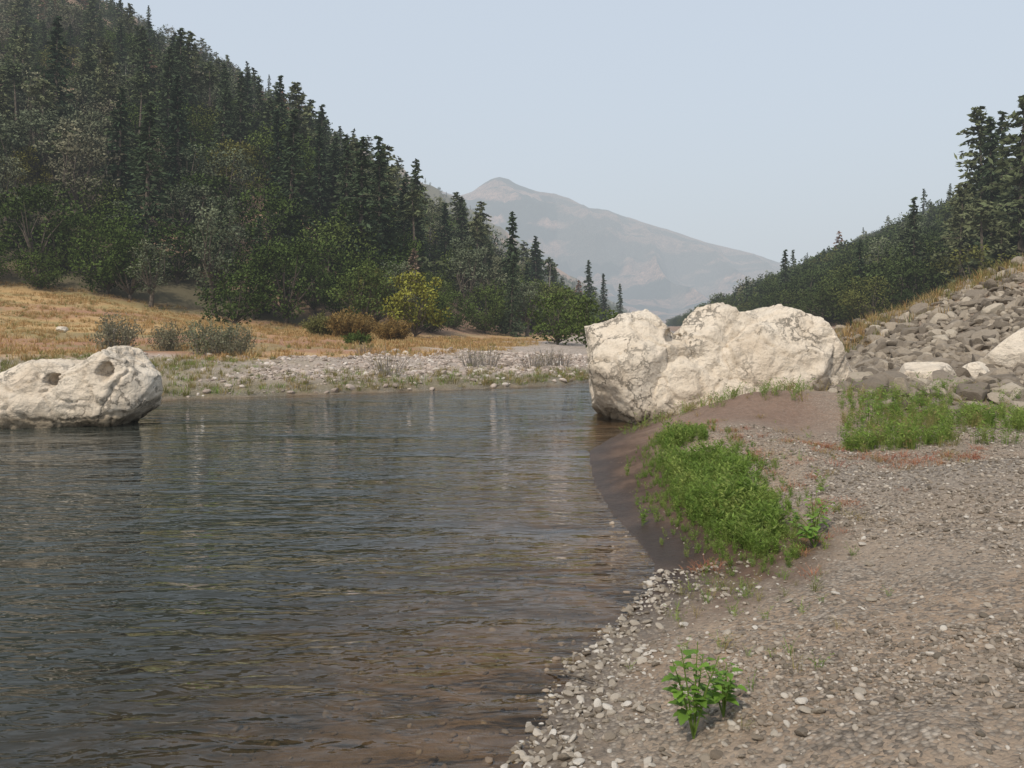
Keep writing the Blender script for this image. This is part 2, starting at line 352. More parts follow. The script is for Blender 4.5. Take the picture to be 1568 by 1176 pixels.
# ------------------------------------------------------------------ scatter via geometry nodes
def scatter(name,protos,P,rot,scl,idx):
    n=len(P);me=bpy.data.meshes.new(name);me.vertices.add(n);me.vertices.foreach_set('co',np.asarray(P,np.float32).ravel())
    for nm,dat in (('rot',rot),('scl',scl)):
        a=me.attributes.new(nm,'FLOAT_VECTOR','POINT');a.data.foreach_set('vector',np.asarray(dat,np.float32).ravel())
    names=[o.name for o in protos];order=sorted(names);mp_=np.array([order.index(q) for q in names])
    a=me.attributes.new('idx','INT','POINT');a.data.foreach_set('value',mp_[np.asarray(idx)].astype(np.int32))
    me.update();o=obj(name,me)
    c=bpy.data.collections.new(name+'_parts')
    for q in protos:c.objects.link(q)
    g=bpy.data.node_groups.new(name,'GeometryNodeTree')
    g.interface.new_socket('Geometry',in_out='INPUT',socket_type='NodeSocketGeometry');g.interface.new_socket('Geometry',in_out='OUTPUT',socket_type='NodeSocketGeometry')
    gi=g.nodes.new('NodeGroupInput');go=g.nodes.new('NodeGroupOutput')
    ci=g.nodes.new('GeometryNodeCollectionInfo');ci.inputs['Collection'].default_value=c;ci.inputs['Separate Children'].default_value=True;ci.inputs['Reset Children'].default_value=True
    ip=g.nodes.new('GeometryNodeInstanceOnPoints');ip.inputs['Pick Instance'].default_value=True
    def na_(nm,t):
        q=g.nodes.new('GeometryNodeInputNamedAttribute');q.data_type=t;q.inputs['Name'].default_value=nm;return q.outputs['Attribute']
    er=g.nodes.new('FunctionNodeEulerToRotation')
    L=g.links.new
    L(gi.outputs[0],ip.inputs['Points']);L(ci.outputs[0],ip.inputs['Instance']);L(na_('idx','INT'),ip.inputs['Instance Index'])
    L(na_('rot','FLOAT_VECTOR'),er.inputs[0]);L(er.outputs[0],ip.inputs['Rotation']);L(na_('scl','FLOAT_VECTOR'),ip.inputs['Scale']);L(ip.outputs[0],go.inputs[0])
    md=o.modifiers.new('scatter','NODES');md.node_group=g
    return o
def yaw(n,tilt=0): return np.stack([R.normal(0,tilt,n) if tilt else np.zeros(n),R.normal(0,tilt,n) if tilt else np.zeros(n),R.uniform(0,6.28,n)],1)
def s3(s): return np.repeat(np.asarray(s)[:,None],3,1)
# ------------------------------------------------------------------ tree prototypes
def conifer(name,H,rb,mat_f,seed,dens=1.0,base=.1,droop=.25,gap=0.0,cl=.55,power=.8,bare=False,far=False):
    r=np.random.default_rng(seed);mb=MB()
    if far: dens*=.5
    lean=r.normal(0,.012,2)*H
    tp=lambda t:np.array([lean[0]*t*t,lean[1]*t*t,H*t])
    ns=2 if far else 5
    for k in range(ns): cyl(mb,tp(k/ns),tp((k+1)/ns),.016*H*(1-k/ns)**.8+.02,.016*H*(1-(k+1)/ns)**.8+.02,4 if far else 6,0)
    nb=int(95*dens);CC=[];UU=[];SS=[]
    for k in range(nb):
        t=base+(1-base)*(k+r.uniform(0,1))/nb
        if gap and vn(np.array([t*9.]),np.array([seed*1.]),s=seed)[0]<gap: continue
        L=rb*(1-t)**power*r.uniform(.45,1.2)+.25
        a=k*2.4+r.normal(0,.5);dirv=np.array([math.cos(a),math.sin(a),0])
        p0=tp(t);up=.35*(t-.35)
        end=p0+dirv*L+np.array([0,0,L*(up-droop*r.uniform(.5,1.4))])
        if L>.8 and (bare or not far):cyl(mb,p0,end,.02*L+.015,.01,3,0)
        if bare: continue
        m=int((6+L*7*cl/.55)*(.42 if far else 1));tt=r.uniform(.15,1.05,m)
        c=p0+(end-p0)*tt[:,None]+r.normal(0,1,(m,3))*np.array([.14,.14,.10])*L*.9*(.4+tt[:,None]*.6)
        c[:,2]-=.12*L*tt**2
        u=dirv+r.normal(0,.55,(m,3));u[:,2]-=.15;u/=np.linalg.norm(u,axis=1)[:,None]
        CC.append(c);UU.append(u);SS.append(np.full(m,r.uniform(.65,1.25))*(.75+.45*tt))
    if CC:
        q=1.75 if far else 1
        CC=np.vstack(CC);UU=np.vstack(UU);SS=np.concatenate(SS)
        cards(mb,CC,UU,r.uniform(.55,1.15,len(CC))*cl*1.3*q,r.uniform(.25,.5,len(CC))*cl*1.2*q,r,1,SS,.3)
    return obj(name,mb.mesh(name),[bark if not bare else snagm,mat_f],link=False)
def broadleaf(name,H,rw,mat_f,seed,ncl=34,lf=.34,per=60,base=.22,trunk=.03,far=False):
    r=np.random.default_rng(seed);mb=MB()
    if far: per=int(per*.3);lf*=1.75
    cz=H*(base+(1-base)*.5);rz=H*(1-base)*.5
    cyl(mb,(0,0,-.3),(r.normal(0,.02*H),r.normal(0,.02*H),H*base*1.3),trunk*H,trunk*H*.65,7,0)
    fork=np.array([0,0,H*base*1.1])
    for k in range(ncl):
        v=unit(1,r)[0];q=r.uniform(.35,1)**.6
        c=np.array([v[0]*rw*q,v[1]*rw*q,cz+v[2]*rz*q*.92])
        if c[2]<H*.12:c[2]=H*.12
        if k%2==0 and not far:
            mid=(fork+c)/2+r.normal(0,.04*H,3);cyl(mb,fork,mid,trunk*H*.38,trunk*H*.22,4,0);cyl(mb,mid,c,trunk*H*.22,.015,4,0)
        rc=rw*r.uniform(.22,.42);u=unit(per,r)
        pos=c+u*rc*r.uniform(.45,1.15,(per,1))*np.array([1,1,.75])
        dv=u+r.normal(0,.6,(per,3));dv/=np.linalg.norm(dv,axis=1)[:,None]
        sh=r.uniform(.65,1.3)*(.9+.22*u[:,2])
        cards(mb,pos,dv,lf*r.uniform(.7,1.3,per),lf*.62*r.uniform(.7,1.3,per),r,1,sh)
    return obj(name,mb.mesh(name),[bark,mat_f],link=False)
def pset(sf,f): return [conifer('fir_a'+sf,19,3.1,F_fir,1,1.5,.06,.28,0,.6,.85,far=f),conifer('fir_b'+sf,17,2.5,F_fir,2,1.5,.05,.3,0,.55,.9,far=f),
 conifer('pine_a'+sf,18,3.6,F_pine,3,1.1,.18,.05,.2,.62,.55,far=f),conifer('pine_b'+sf,15,3.2,F_pine,4,1.1,.15,.0,.25,.6,.5,far=f),
 broadleaf('gray_pine_a'+sf,14,3.2,F_gray,5,34,.38,48,.2,far=f),broadleaf('gray_pine_b'+sf,12,2.6,F_gray,6,30,.36,44,.2,far=f),
 broadleaf('oak_a'+sf,10,4.4,F_oak,7,46,.36,70,.12,far=f),broadleaf('oak_b'+sf,8,3.8,F_oak,8,42,.34,64,.08,far=f),broadleaf('oak_c'+sf,11,3.6,F_oak,9,44,.36,64,.1,far=f),
 conifer('rust_pine'+sf,14,2.6,F_rust,10,.9,.15,.15,.15,.5,.7,far=f),conifer('snag'+sf,13,1.8,F_rust,11,.5,.3,.1,.1,.5,.7,True,far=f)]
protos=pset('',False)+pset('_far',True)
for f_ in (False,True):
    q='_far' if f_ else ''
    protos+=[broadleaf('live_oak_a'+q,10,4.4,F_oakd,17,46,.36,70,.12,far=f_),broadleaf('live_oak_b'+q,8,3.8,F_oakd,18,42,.34,64,.08,far=f_),broadleaf('live_oak_c'+q,11,3.6,F_oakd,19,44,.36,64,.1,far=f_)]
def forest(name,poly,side,ymax):
    pts=[]
    for (y0,y1,sp) in ((55,260,4.8 if side<0 else 4.4),(260,600,6.2),(600,ymax,9)):
        xs=np.arange(-800,900,sp);ys=np.arange(y0,y1,sp);gx,gy=np.meshgrid(xs,ys);gx=gx.ravel()+R.uniform(-.5,.5,gx.size)*sp;gy=gy.ravel()+R.uniform(-.5,.5,gy.size)*sp
        k=(np.abs(gx)<.74*gy+8)&inside(gx,gy,poly);pts.append(np.stack([gx[k],gy[k]],1))
    P=np.vstack(pts);zz,dd,_,dl,dr=height(P[:,0],P[:,1]);dt=np.where(side<0,dl,dr)
    clear=fbm(P[:,0]/35,P[:,1]/35,s=61)
    k=(zz<420)&(R.uniform(0,1,len(P))>ss(clear,.50,.62)*.85*ss(dt,25,60))&(zz/P[:,1]<.52)
    P=P[k];zz=zz[k];dt=dt[k];n=len(P)
    sp=fbm(P[:,0]/40,P[:,1]/40,s=81);u=R.uniform(0,1,n)
    w=np.zeros((n,11))
    if side<0:
        edge=1-ss(dt,4,16);up=ss(dt,40,160)
        w[:,0]=.45+1.4*ss(sp,.52,.65)*(1-edge);w[:,1]=w[:,0]*.8;w[:,2]=1.1*(1-.5*edge)+.3*up;w[:,3]=w[:,2];w[:,4]=2.8*(1-ss(sp,.50,.66))*(1-.4*edge);w[:,5]=w[:,4]
        w[:,6]=1.1+2.6*edge;w[:,7]=1.1+2.6*edge;w[:,8]=1.2+2.6*edge;w[:,9]=.22+.25*up;w[:,10]=.15+.4*up
    else:
        rr=ss(P[:,0]/P[:,1],.45,.6)
        w[:,0]=.03+.4*rr;w[:,1]=.04+.4*rr;w[:,2]=.06+1.0*rr;w[:,3]=.06+1.0*rr;w[:,4]=.15;w[:,6]=3;w[:,7]=3;w[:,8]=3;w[:,9]=.02;w[:,10]=.01
    w=np.cumsum(w,1);w/=w[:,-1:];idx=(u[:,None]>w).sum(1)
    s=R.uniform(.6,1.15,n)*(1-.38*ss(P[:,1],150,420))*(1-.25*np.exp(-dt/6))
    if side<0: s*=1-.27*ss(dt,35,100)
    sc_=np.stack([s*R.uniform(.9,1.25,n),s*R.uniform(.9,1.25,n),s],1)
    if side<0: sc_[:,:2]*=(1+.15*ss(dt,35,100))[:,None]
    if side>0: sc_*=1.12
    farm=P[:,1]>190
    idx2=np.where(farm,idx+11,idx)
    if side>0: idx2=np.where((idx>=6)&(idx<=8),22+(idx-6)+np.where(farm,3,0),idx2)
    scatter(name,protos,np.stack([P[:,0],P[:,1],zz-.3],1),yaw(n,.02),sc_,idx2);return n
nL=forest('forest_trees',LP,-1,1300)
nR=forest('hillside_trees',RP,1,1300)
def gz(x,y): return float(height(np.array([x]),np.array([y]))[0][0])
def place(name,proto,x,y,s=1.0,rz=0.0,dz=-.1):
    o=bpy.data.objects.new(name,proto.data);COL.objects.link(o);o.location=(x,y,gz(x,y)+dz);o.scale=(s,s,s) if not isinstance(s,tuple) else s;o.rotation_euler[2]=rz;return o
# individually visible trees  (x, y, scale, kind)
for (x_,Yd,s_,k) in [(-43.7,105,1.05,0),(-63.6,112,1.2,0),(-11.7,200,1.1,1),(6.2,185,.85,0),(10.2,190,.8,1),(3.6,200,.9,1),(19.2,200,.95,0),(24,210,.9,1),(19.1,230,1.0,9),(35,260,.9,1),(-12.9,150,.75,9),(-43,150,1.1,9)]:
    place('fir_tree' if k!=9 else 'dead_pine_tree',protos[k],x_,Yd,s_,x_*.7)
for (x_,y_,s_,k) in [(62,98,1.5,2),(68,104,1.5,3),(58,104,1.0,2),(66,112,1.5,2),(72,118,1.35,0),(56,112,.9,0),(51,118,.75,1),(66,135,.9,3),(59,97,.8,3),(65,100,1.25,3),(64,107,1.35,0),(70,96,1.2,24),(64,94,.9,22),(60,92,.8,23)]:
    place('pine_tree' if k<6 else 'oak_tree',protos[k],x_,y_,s_,x_)
yt=broadleaf('yt',6.6,2.6,F_yel,31,40,.3,60,.05);place('yellow_maple_tree',yt,-8.9,74,1.0)
ot=broadleaf('ot',4.5,2.4,F_oak,32,30,.26,60,.05);place('green_alder_bush',ot,6.0,62,.95);place('green_alder_bush',ot,-25.5,74,1.2,2);place('green_alder_bush',ot,4,70,1.1,1)
# ------------------------------------------------------------------ shrubs
def shrub(name,H,Wd,mat_f,seed,nst=60,lf=.09,per=38,bm=None):
    r=np.random.default_rng(seed);mb=MB()
    for k in range(nst):
        a=r.uniform(0,6.28);q=r.uniform(0,1)**.6;b=np.array([math.cos(a)*q*Wd*.25,math.sin(a)*q*Wd*.25,0])
        hh_=H*r.uniform(.55,1.05)*(1-.35*q);e=np.array([math.cos(a)*q*Wd*.5,math.sin(a)*q*Wd*.5,hh_])+r.normal(0,.05*H,3)
        mid=(b+e)/2+np.array([0,0,.08*H]);cyl(mb,b,mid,.012,.009,3,0);cyl(mb,mid,e,.009,.004,3,0)
        t=r.uniform(.15,1,per)[:,None];c=b+(e-b)*t+np.array([0,0,.1*H])*np.sin(t*3.1)+r.normal(0,.055*H,(per,3))
        u=(e-b)/H+r.normal(0,.7,(per,3));u/=np.linalg.norm(u,axis=1)[:,None]
        cards(mb,c,u,lf*r.uniform(.8,1.6,per),lf*.45,r,1,r.uniform(.7,1.25))
    return obj(name,mb.mesh(name),[bm or bark,mat_f],link=False)
w1=shrub('w1',2.1,2.4,F_wil,41,60,.12,34,snagm);w2=shrub('w2',1.9,3.0,F_wil,42,60,.12,34,snagm)
place('willow_shrub',w1,-18.2,37,1.0);place('willow_shrub',w2,-13.7,36.5,1.0,1);place('willow_shrub',w1,-16.3,38,.8,2);place('willow_shrub',w2,-12.6,36,.9,4)
rb=shrub('rb',2.6,4.0,F_rb,43,110,.2,50);place('rust_shrub',rb,-12.5,62,1.0);place('rust_shrub',rb,-9.0,60,.8,2);place('rust_shrub',rb,-15,64,.8,1)
gb=shrub('gb',1.1,2.0,F_oak,44,60,.12,45);place('green_shrub',gb,-9.2,48,1.0)
tw=shrub('tw',1.2,1.6,F_rb,45,45,.05,8,snagm)
for k,(x_,y_) in enumerate([(-1.6,33),(-1.0,34.2),(.9,34),(1.6,35),(2.2,35),(-4.5,29),(-7,38)]): place('twiggy_shrub',tw,x_,y_,.9+.2*math.sin(k*3),k)
# ------------------------------------------------------------------ rocks
import bmesh
_ico={}
def ico(s):
    if s not in _ico:
        bm=bmesh.new();bmesh.ops.create_icosphere(bm,subdivisions=s,radius=1);bm.verts.ensure_lookup_table()
        _ico[s]=(np.array([v.co for v in bm.verts]),np.array([[v.index for v in f.verts] for f in bm.faces]));bm.free()
    v,f=_ico[s];return v.copy(),f
def rockV(s,radii,seed,cuts=10,lo=.6,hi=.9,amp=.12,freq=1.3,blocky=0):
    r=np.random.default_rng(seed);v,f=ico(s)
    if blocky: v=np.sign(v)*np.abs(v)**(1-blocky);
    for k in range(cuts):
        n=unit(1,r)[0];o=r.uniform(lo,hi);t=np.maximum(0,v@n-o);v=v-t[:,None]*n*.92
    v=v*np.array(radii)
    nr_=v/np.linalg.norm(v,axis=1)[:,None];q=v*freq+seed*3.1
    dsp=(fbm(q[:,0],q[:,1],q[:,2],s=seed,o=6)-.5)*2*amp*min(radii)
    return v+nr_*dsp[:,None],f
def rockproto(name,m,seed,s=2,radii=(1,.8,.6),cuts=9,amp=.1,smooth=False):
    v,f=rockV(s,radii,seed,cuts,.55,.85,amp);me=grid_mesh(name,v,f,smooth);return obj(name,me,[m],link=False)
pebs=[rockproto('pebble_%d'%k,M_peb,100+k,2,(1,.8,.5),6,.1,True) for k in range(4)]
subs=[rockproto('bedstone_%d'%k,M_sub,105+k,2,(1,.8,.5),6,.1,True) for k in range(3)]
shst=[rockproto('shorestone_%d'%k,M_shs,110+k,2,(1,.75,.42),9,.12) for k in range(4)]
cobs=[rockproto('cobble_%d'%k,M_cob,120+k,2,(1,.8,.5),8,.1) for k in range(4)]
tals=[rockproto('talus_%d'%k,M_tal,140+k,3,(1,.78,.5),13,.12) for k in range(6)]
def worley(q,P):
    """F1,F2 distances of points q to feature points P"""
    f1=np.full(len(q),1e9);f2=np.full(len(q),1e9)
    for p_ in P:
        dd=np.sqrt(((q-p_)**2).sum(1));m_=dd<f1;f2=np.where(m_,f1,np.minimum(f2,dd));f1=np.where(m_,dd,f1)
    return f1,f2
def boulder(name,lobes,post=None,m=M_bo):
    mb=MB()
    for (c,rad_,sd,skew) in lobes:
        r=np.random.default_rng(sd)
        v,f=rockV(6,rad_,sd,18,.74,.98,.07,.9,.14)
        q=v+np.array(c)
        n_=v/np.linalg.norm(v,axis=1)[:,None]
        w=np.stack([fbm(q[:,0]*1.5,q[:,1]*1.5,q[:,2]*1.5,s=sd+k) for k in (40,50,60)],1)-.5
        qw=q+w*.8
        F1,F2=worley(qw,np.array(c)+unit(26,r)*np.array(rad_)*r.uniform(.75,1.1,(26,1)))
        crack=1-ss(F2-F1,.0,.08)
        G1,G2=worley(qw,np.array(c)+unit(110,r)*np.array(rad_)*r.uniform(.8,1.08,(110,1)))
        disp=(F1-.4)*.25-crack*.09+(G1-.2)*.18-(1-ss(G2-G1,0,.05))*.02+(fbm(q[:,0]*6,q[:,1]*6,q[:,2]*8,s=sd+4,o=4)-.5)*.06
        q=q+n_*disp[:,None]
        q[:,0]+=skew*(q[:,2]-c[2])
        mb.add(q,f)
    me=mb.mesh(name,True)
    if post:
        co=np.zeros(len(me.vertices)*3,np.float32);me.vertices.foreach_get('co',co);co=post(co.reshape(-1,3));me.vertices.foreach_set('co',co.astype(np.float32).ravel());me.update()
    return obj(name,me,[m])
def dent(holes):
    def f(co):
        for (hx,hz,ymax,r_,dp,zs) in holes:
            dd=np.sqrt((co[:,0]-hx)**2+((co[:,2]-hz)*zs)**2)+(fbm(co[:,0]*5,co[:,2]*5,s=3)-.5)*.06
            k=(dd<r_)&(co[:,1]<ymax);co[:,1]+=np.where(k,dp*np.sqrt(np.clip(1-(dd/r_)**2,0,1)),0)
        return co
    return f
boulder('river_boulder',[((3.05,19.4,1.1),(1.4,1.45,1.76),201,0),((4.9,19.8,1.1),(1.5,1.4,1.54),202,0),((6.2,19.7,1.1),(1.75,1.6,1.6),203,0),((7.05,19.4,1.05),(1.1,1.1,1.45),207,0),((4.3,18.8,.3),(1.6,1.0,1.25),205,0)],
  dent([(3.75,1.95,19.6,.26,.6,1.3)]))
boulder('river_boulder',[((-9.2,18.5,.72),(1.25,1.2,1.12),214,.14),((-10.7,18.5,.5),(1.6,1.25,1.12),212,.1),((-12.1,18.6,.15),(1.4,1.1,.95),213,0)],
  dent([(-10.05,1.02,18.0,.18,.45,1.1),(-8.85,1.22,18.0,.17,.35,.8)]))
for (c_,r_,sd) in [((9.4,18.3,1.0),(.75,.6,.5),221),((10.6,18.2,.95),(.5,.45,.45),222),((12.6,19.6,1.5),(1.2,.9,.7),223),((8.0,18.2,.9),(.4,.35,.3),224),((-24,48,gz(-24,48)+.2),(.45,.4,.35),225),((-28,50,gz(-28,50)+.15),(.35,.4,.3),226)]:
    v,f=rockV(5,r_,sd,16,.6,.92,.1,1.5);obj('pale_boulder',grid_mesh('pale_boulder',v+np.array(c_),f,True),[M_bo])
# talus
n=17000;px=R.uniform(6.5,30,n);py=R.uniform(14,36,n)
zz,dd,rr,_,_=height(px,py);k=rr&(dd>.3)&(px>.37*py+R.uniform(0,1.2,n))&(px<.85*py)&~((px<9.3)&(py>17.7)&(py<22))
k&=R.uniform(0,1,n)<(1-.85*ss(py-.25*(px-10),26,31))*(.3+.7*ss(py,14,16.5))
px,py,zz=px[k],py[k],zz[k];n=len(px);s=.08+.085*R.gamma(1.3,.85,n);s=np.minimum(s,.5)
scatter('talus_rocks',tals,np.stack([px,py,zz+s*.12],1),np.stack([R.normal(0,.5,n),R.normal(0,.5,n),R.uniform(0,6.3,n)],1),s3(s),R.integers(0,6,n))
# cobble bar on the far bank
n=26000;px=R.uniform(-19,7,n);py=R.uniform(23,48,n);zz,dd,rr,_,_=height(px,py)
k=(~rr)&(dd>.05)&(dd<11+4*(vn(px*.3,py*.3,s=4)-.5))&(R.uniform(0,1,n)<np.where(px<-10,.10,1)*np.where(dd<1.8,.3,1.0)*(.35+.9*ss(fbm(px*.5,py*.5,s=77),.4,.6)))
px,py,zz=px[k],py[k],zz[k];n=len(px);s=.03+.035*R.gamma(1.3,.9,n)
scatter('cobble_bar',cobs,np.stack([px,py,zz+s*.1],1),yaw(n,.3),s3(s),R.integers(0,4,n))
# near gravel
def gravel(name,n,x0,x1,y0,y1,sa,sb,smax,fn,pr,lift=.1):
    py=y0*(y1/y0)**R.uniform(0,1,n);px=R.uniform(x0,x1,n);zz,dd,rr,_,_=height(px,py)
    k=rr&(px<.75*py+.5)&(px>-.75*py-.3)&fn(px,py,dd);px,py,zz=px[k],py[k],zz[k];n=len(px)
    s=np.minimum(sa+sb*R.gamma(1.4,.7,n),smax)
    scatter(name,pr,np.stack([px,py,zz+s*lift],1),yaw(n,.35),s3(s),R.integers(0,len(pr),n))
def grs(x,y,d): return (d>-.10)&(R.uniform(0,1,len(x))<np.exp(-np.clip(d,0,9)/.4)*(.25+ss(vn(x*4,y*4,s=23),.2,.6)))&(y<6.5+vn(x*3,y*3,s=24))
gravel('shore_stones',19000,-.4,3,2.2,7.2,.006,.013,.045,grs,shst,.2)
def grf(x,y,d):
    dens=.07+.98*ss(fbm(x*.7,y*.7,s=6)+.30*ss(x,2.4,4.2)*ss(y,5,7),.44,.68);mud=(d<1.6)&(y>6);return (d>.2)&(R.uniform(0,1,len(x))<np.where(mud,.03,dens))&(y<13)
gravel('gravel',75000,-.2,9.5,2.2,13,.005,.0075,.032,grf,pebs,.2)
gravel('submerged_stones',2200,-4,2,3,9,.010,.014,.045,lambda x,y,d:(d<-.02)&(d>-2),subs,.1)
# ------------------------------------------------------------------ grasses and weeds
def tuft(name,m,seed,n,H,Wd,bw,curve=.35,leafy=0):
    r=np.random.default_rng(seed);mb=MB()
    for k in range(n):
        a=r.uniform(0,6.28);b=np.array([math.cos(a),math.sin(a),0])*r.uniform(0,Wd*.5);h_=H*r.uniform(.45,1.05)
        o_=np.array([math.cos(a+r.normal(0,.6)),math.sin(a+r.normal(0,.6)),0]);side=np.cross(o_,[0,0,1]);sh=r.uniform(.7,1.25)
        P=[b+o_*curve*h_*t*t+np.array([0,0,h_*(t-.12*t*t)]) for t in (0,.4,.75,1)];w=[bw,bw*.9,bw*.6,.0005]
        V=[];[V.extend([p_-side*q/2,p_+side*q/2]) for p_,q in zip(P,w)]
        mb.add(V,[[0,1,3,2],[2,3,5,4],[4,5,7,6]],0,sh)
        if leafy:
            t=r.uniform(.15,1,leafy)[:,None];c=b+o_*curve*h_*t*t+np.array([0,0,1])*h_*(t-.12*t*t)
            an=r.uniform(0,6.28,leafy);u=np.stack([np.cos(an),np.sin(an),r.uniform(.1,1.1,leafy)],1);u/=np.linalg.norm(u,axis=1)[:,None]
            ll=H*.15*r.uniform(.6,1.3,leafy);cards(mb,c+u*ll[:,None]*.5,u,ll,ll*.24,r,0,sh*r.uniform(.8,1.2,leafy),.8)
    return obj(name,mb.mesh(name),[m],link=False)
GP=[(1.9,6.75),(2.45,6.85),(2.85,7.7),(3.0,9),(3.15,10.6),(3.3,12.2),(3.2,13.6),(2.6,14.2),(2.1,12.8),(1.8,10.6),(1.65,9.3),(1.68,7.9)]
weeds=[tuft('weed_a',F_weed,301,12,.42,.14,.005,.22,12),tuft('weed_b',F_weed,302,10,.36,.14,.005,.3,12),tuft('weed_c',F_weed,303,20,.40,.14,.006,.35,2)]
n=2600;px=R.uniform(1.4,3.6,n);py=R.uniform(6.6,14.4,n);k=inside(px+R.normal(0,.14,n),py+R.normal(0,.2,n),GP)&~(((px-2.75)**2/.16+(py-11.6)**2/.7)<1)&(vn(px*2.2,py*2.2,s=15)>.18);px,py=px[k],py[k];zz=height(px,py)[0];n=len(px)
edge=np.clip(seg_dist(px,py,GP+GP[:1])/.4,.38,1)*(.6+.6*vn(px*2.5,py*2.5,s=66))
scatter('green_weed_patch',weeds,np.stack([px,py,zz-.01],1),yaw(n,.12),s3(R.uniform(.55,1.15,n)*edge),R.choice([0,1,2],n,p=[.36,.3,.34]))
n=1900;px=R.uniform(4.2,13,n);py=R.uniform(11.3,15.5,n);k=(px>.41*py)&(px<.8*py)&(R.uniform(0,1,n)<ss(fbm(px*.7,py*.7,s=9),.36,.58));px,py=px[k],py[k];zz=height(px,py)[0];n=len(px)
wy=[tuft('tallweed_a',F_weed,311,10,.5,.2,.006,.15,8),tuft('tallweed_b',F_weed,312,18,.48,.2,.006,.2,2),tuft('tallweed_c',F_olive,313,18,.5,.2,.006,.2,1)]
scatter('tall_weed_patch',wy,np.stack([px,py,zz-.01],1),yaw(n,.1),s3(R.uniform(.5,1.0,n)*(.5+.65*vn(px*.7,py*.7,s=19))),R.choice([0,1,2],n,p=[.34,.40,.26]))
reds=[tuft('redweed_a',F_red,321,26,.10,.22,.004,1.1,5),tuft('redweed_b',F_red,322,26,.08,.25,.004,1.3,5)]
n=6000;px=R.uniform(1.6,6.5,n);py=R.uniform(5.6,14.5,n);dd=seg_dist(px,py,GP+GP[:1]);rs=(px>2.4)|(py<7.2)
d2=seg_dist(px,py,[(4.0,11.3),(4.4,10.6),(5.5,10.4),(6.3,10.8)])
k=(~inside(px,py,GP))&rs&(R.uniform(0,1,n)<.34*np.exp(-dd/.25)*(vn(px*2,py*2,s=8)>.3)+.4*np.exp(-d2/.25))
px,py=px[k],py[k];zz=height(px,py)[0];n=len(px)
scatter('red_ground_weeds',reds,np.stack([px,py,zz],1),yaw(n,.1),s3(R.uniform(.5,1.2,n)),R.integers(0,2,n))
spr=[tuft('sprig_a',F_weed,331,8,.14,.1,.004,.5,6),tuft('sprig_b',F_olive,332,14,.12,.12,.003,.7,2)]
S=[];
for (cx,cy,rr_,cnt) in [(1.7,5.9,.35,26),(1.35,4.6,.3,16),(4.1,16.0,.5,30),(5.1,15.6,.4,30),(5.0,12.5,.5,10),(3.3,10,.5,14),(1.95,6.5,.35,34),(3.2,16.7,.6,25),(7.6,16.5,1,30)]:
    S.append(np.stack([R.normal(cx,rr_,cnt),R.normal(cy,rr_,cnt)],1))
S=np.vstack(S);zz=height(S[:,0],S[:,1])[0];n=len(S);k=zz>.03;S=S[k];zz=zz[k];n=len(S)
scatter('small_sprigs',spr,np.stack([S[:,0],S[:,1],zz],1),yaw(n,.1),s3(R.uniform(.5,1.4,n)*np.where(S[:,1]>14,2,.8)),R.integers(0,2,n))
dry=[tuft('drygrass_a',F_dry,341,16,.42,.6,.03,.5),tuft('drygrass_b',F_dry,342,16,.34,.7,.03,.6),tuft('drygrass_c',F_olive,343,16,.4,.6,.03,.5)]
n=26000;py=26+R.uniform(0,1,n)**.8*58;px=R.uniform(-60,9,n);zz,dd,rr,dl,_=height(px,py)
k=(~rr)&(dd>8.5)&(dl<4)&(np.abs(px)<.75*py)&(R.uniform(0,1,n)<.12+.88*ss(fbm(px*.25,py*.5,s=54),.44,.6));px,py,zz=px[k],py[k],zz[k];n=len(px)
scatter('meadow_grass',dry,np.stack([px,py,zz],1),yaw(n,.1),s3(R.uniform(.4,.95,n)),R.choice([0,1,2],n,p=[.46,.38,.16]))
n=7000;px=R.uniform(-20,6,n);py=R.uniform(22,34,n);zz,dd,rr,_,_=height(px,py);k=(~rr)&(dd>.1)&(R.uniform(0,1,n)<np.exp(-dd/1.2)+ .35*ss(-px,9,13));px,py,zz=px[k],py[k],zz[k];n=len(px)
bg=[tuft('bankgrass_a',F_olive,351,18,.28,.4,.014,.6,0),tuft('bankgrass_b',F_weed,352,18,.22,.4,.014,.6,0)]
scatter('bank_grass',bg,np.stack([px,py,zz],1),yaw(n,.1),s3(R.uniform(.5,1.2,n)),R.choice([0,1],n,p=[.75,.25]))
n=1800;px=R.uniform(9,26,n);py=R.uniform(24,34,n);zz,dd,rr,_,_=height(px,py);k=rr&(R.uniform(0,1,n)<ss(py-.25*(px-10),25,30)*.8);px,py,zz=px[k],py[k],zz[k];n=len(px)
scatter('crest_grass',[tuft('crestgrass_a',F_olive,361,14,.6,.5,.02,.4),tuft('crestgrass_b',F_dry,362,14,.6,.5,.02,.4)],np.stack([px,py,zz],1),yaw(n,.1),s3(R.uniform(.5,1.1,n)),R.integers(0,2,n))
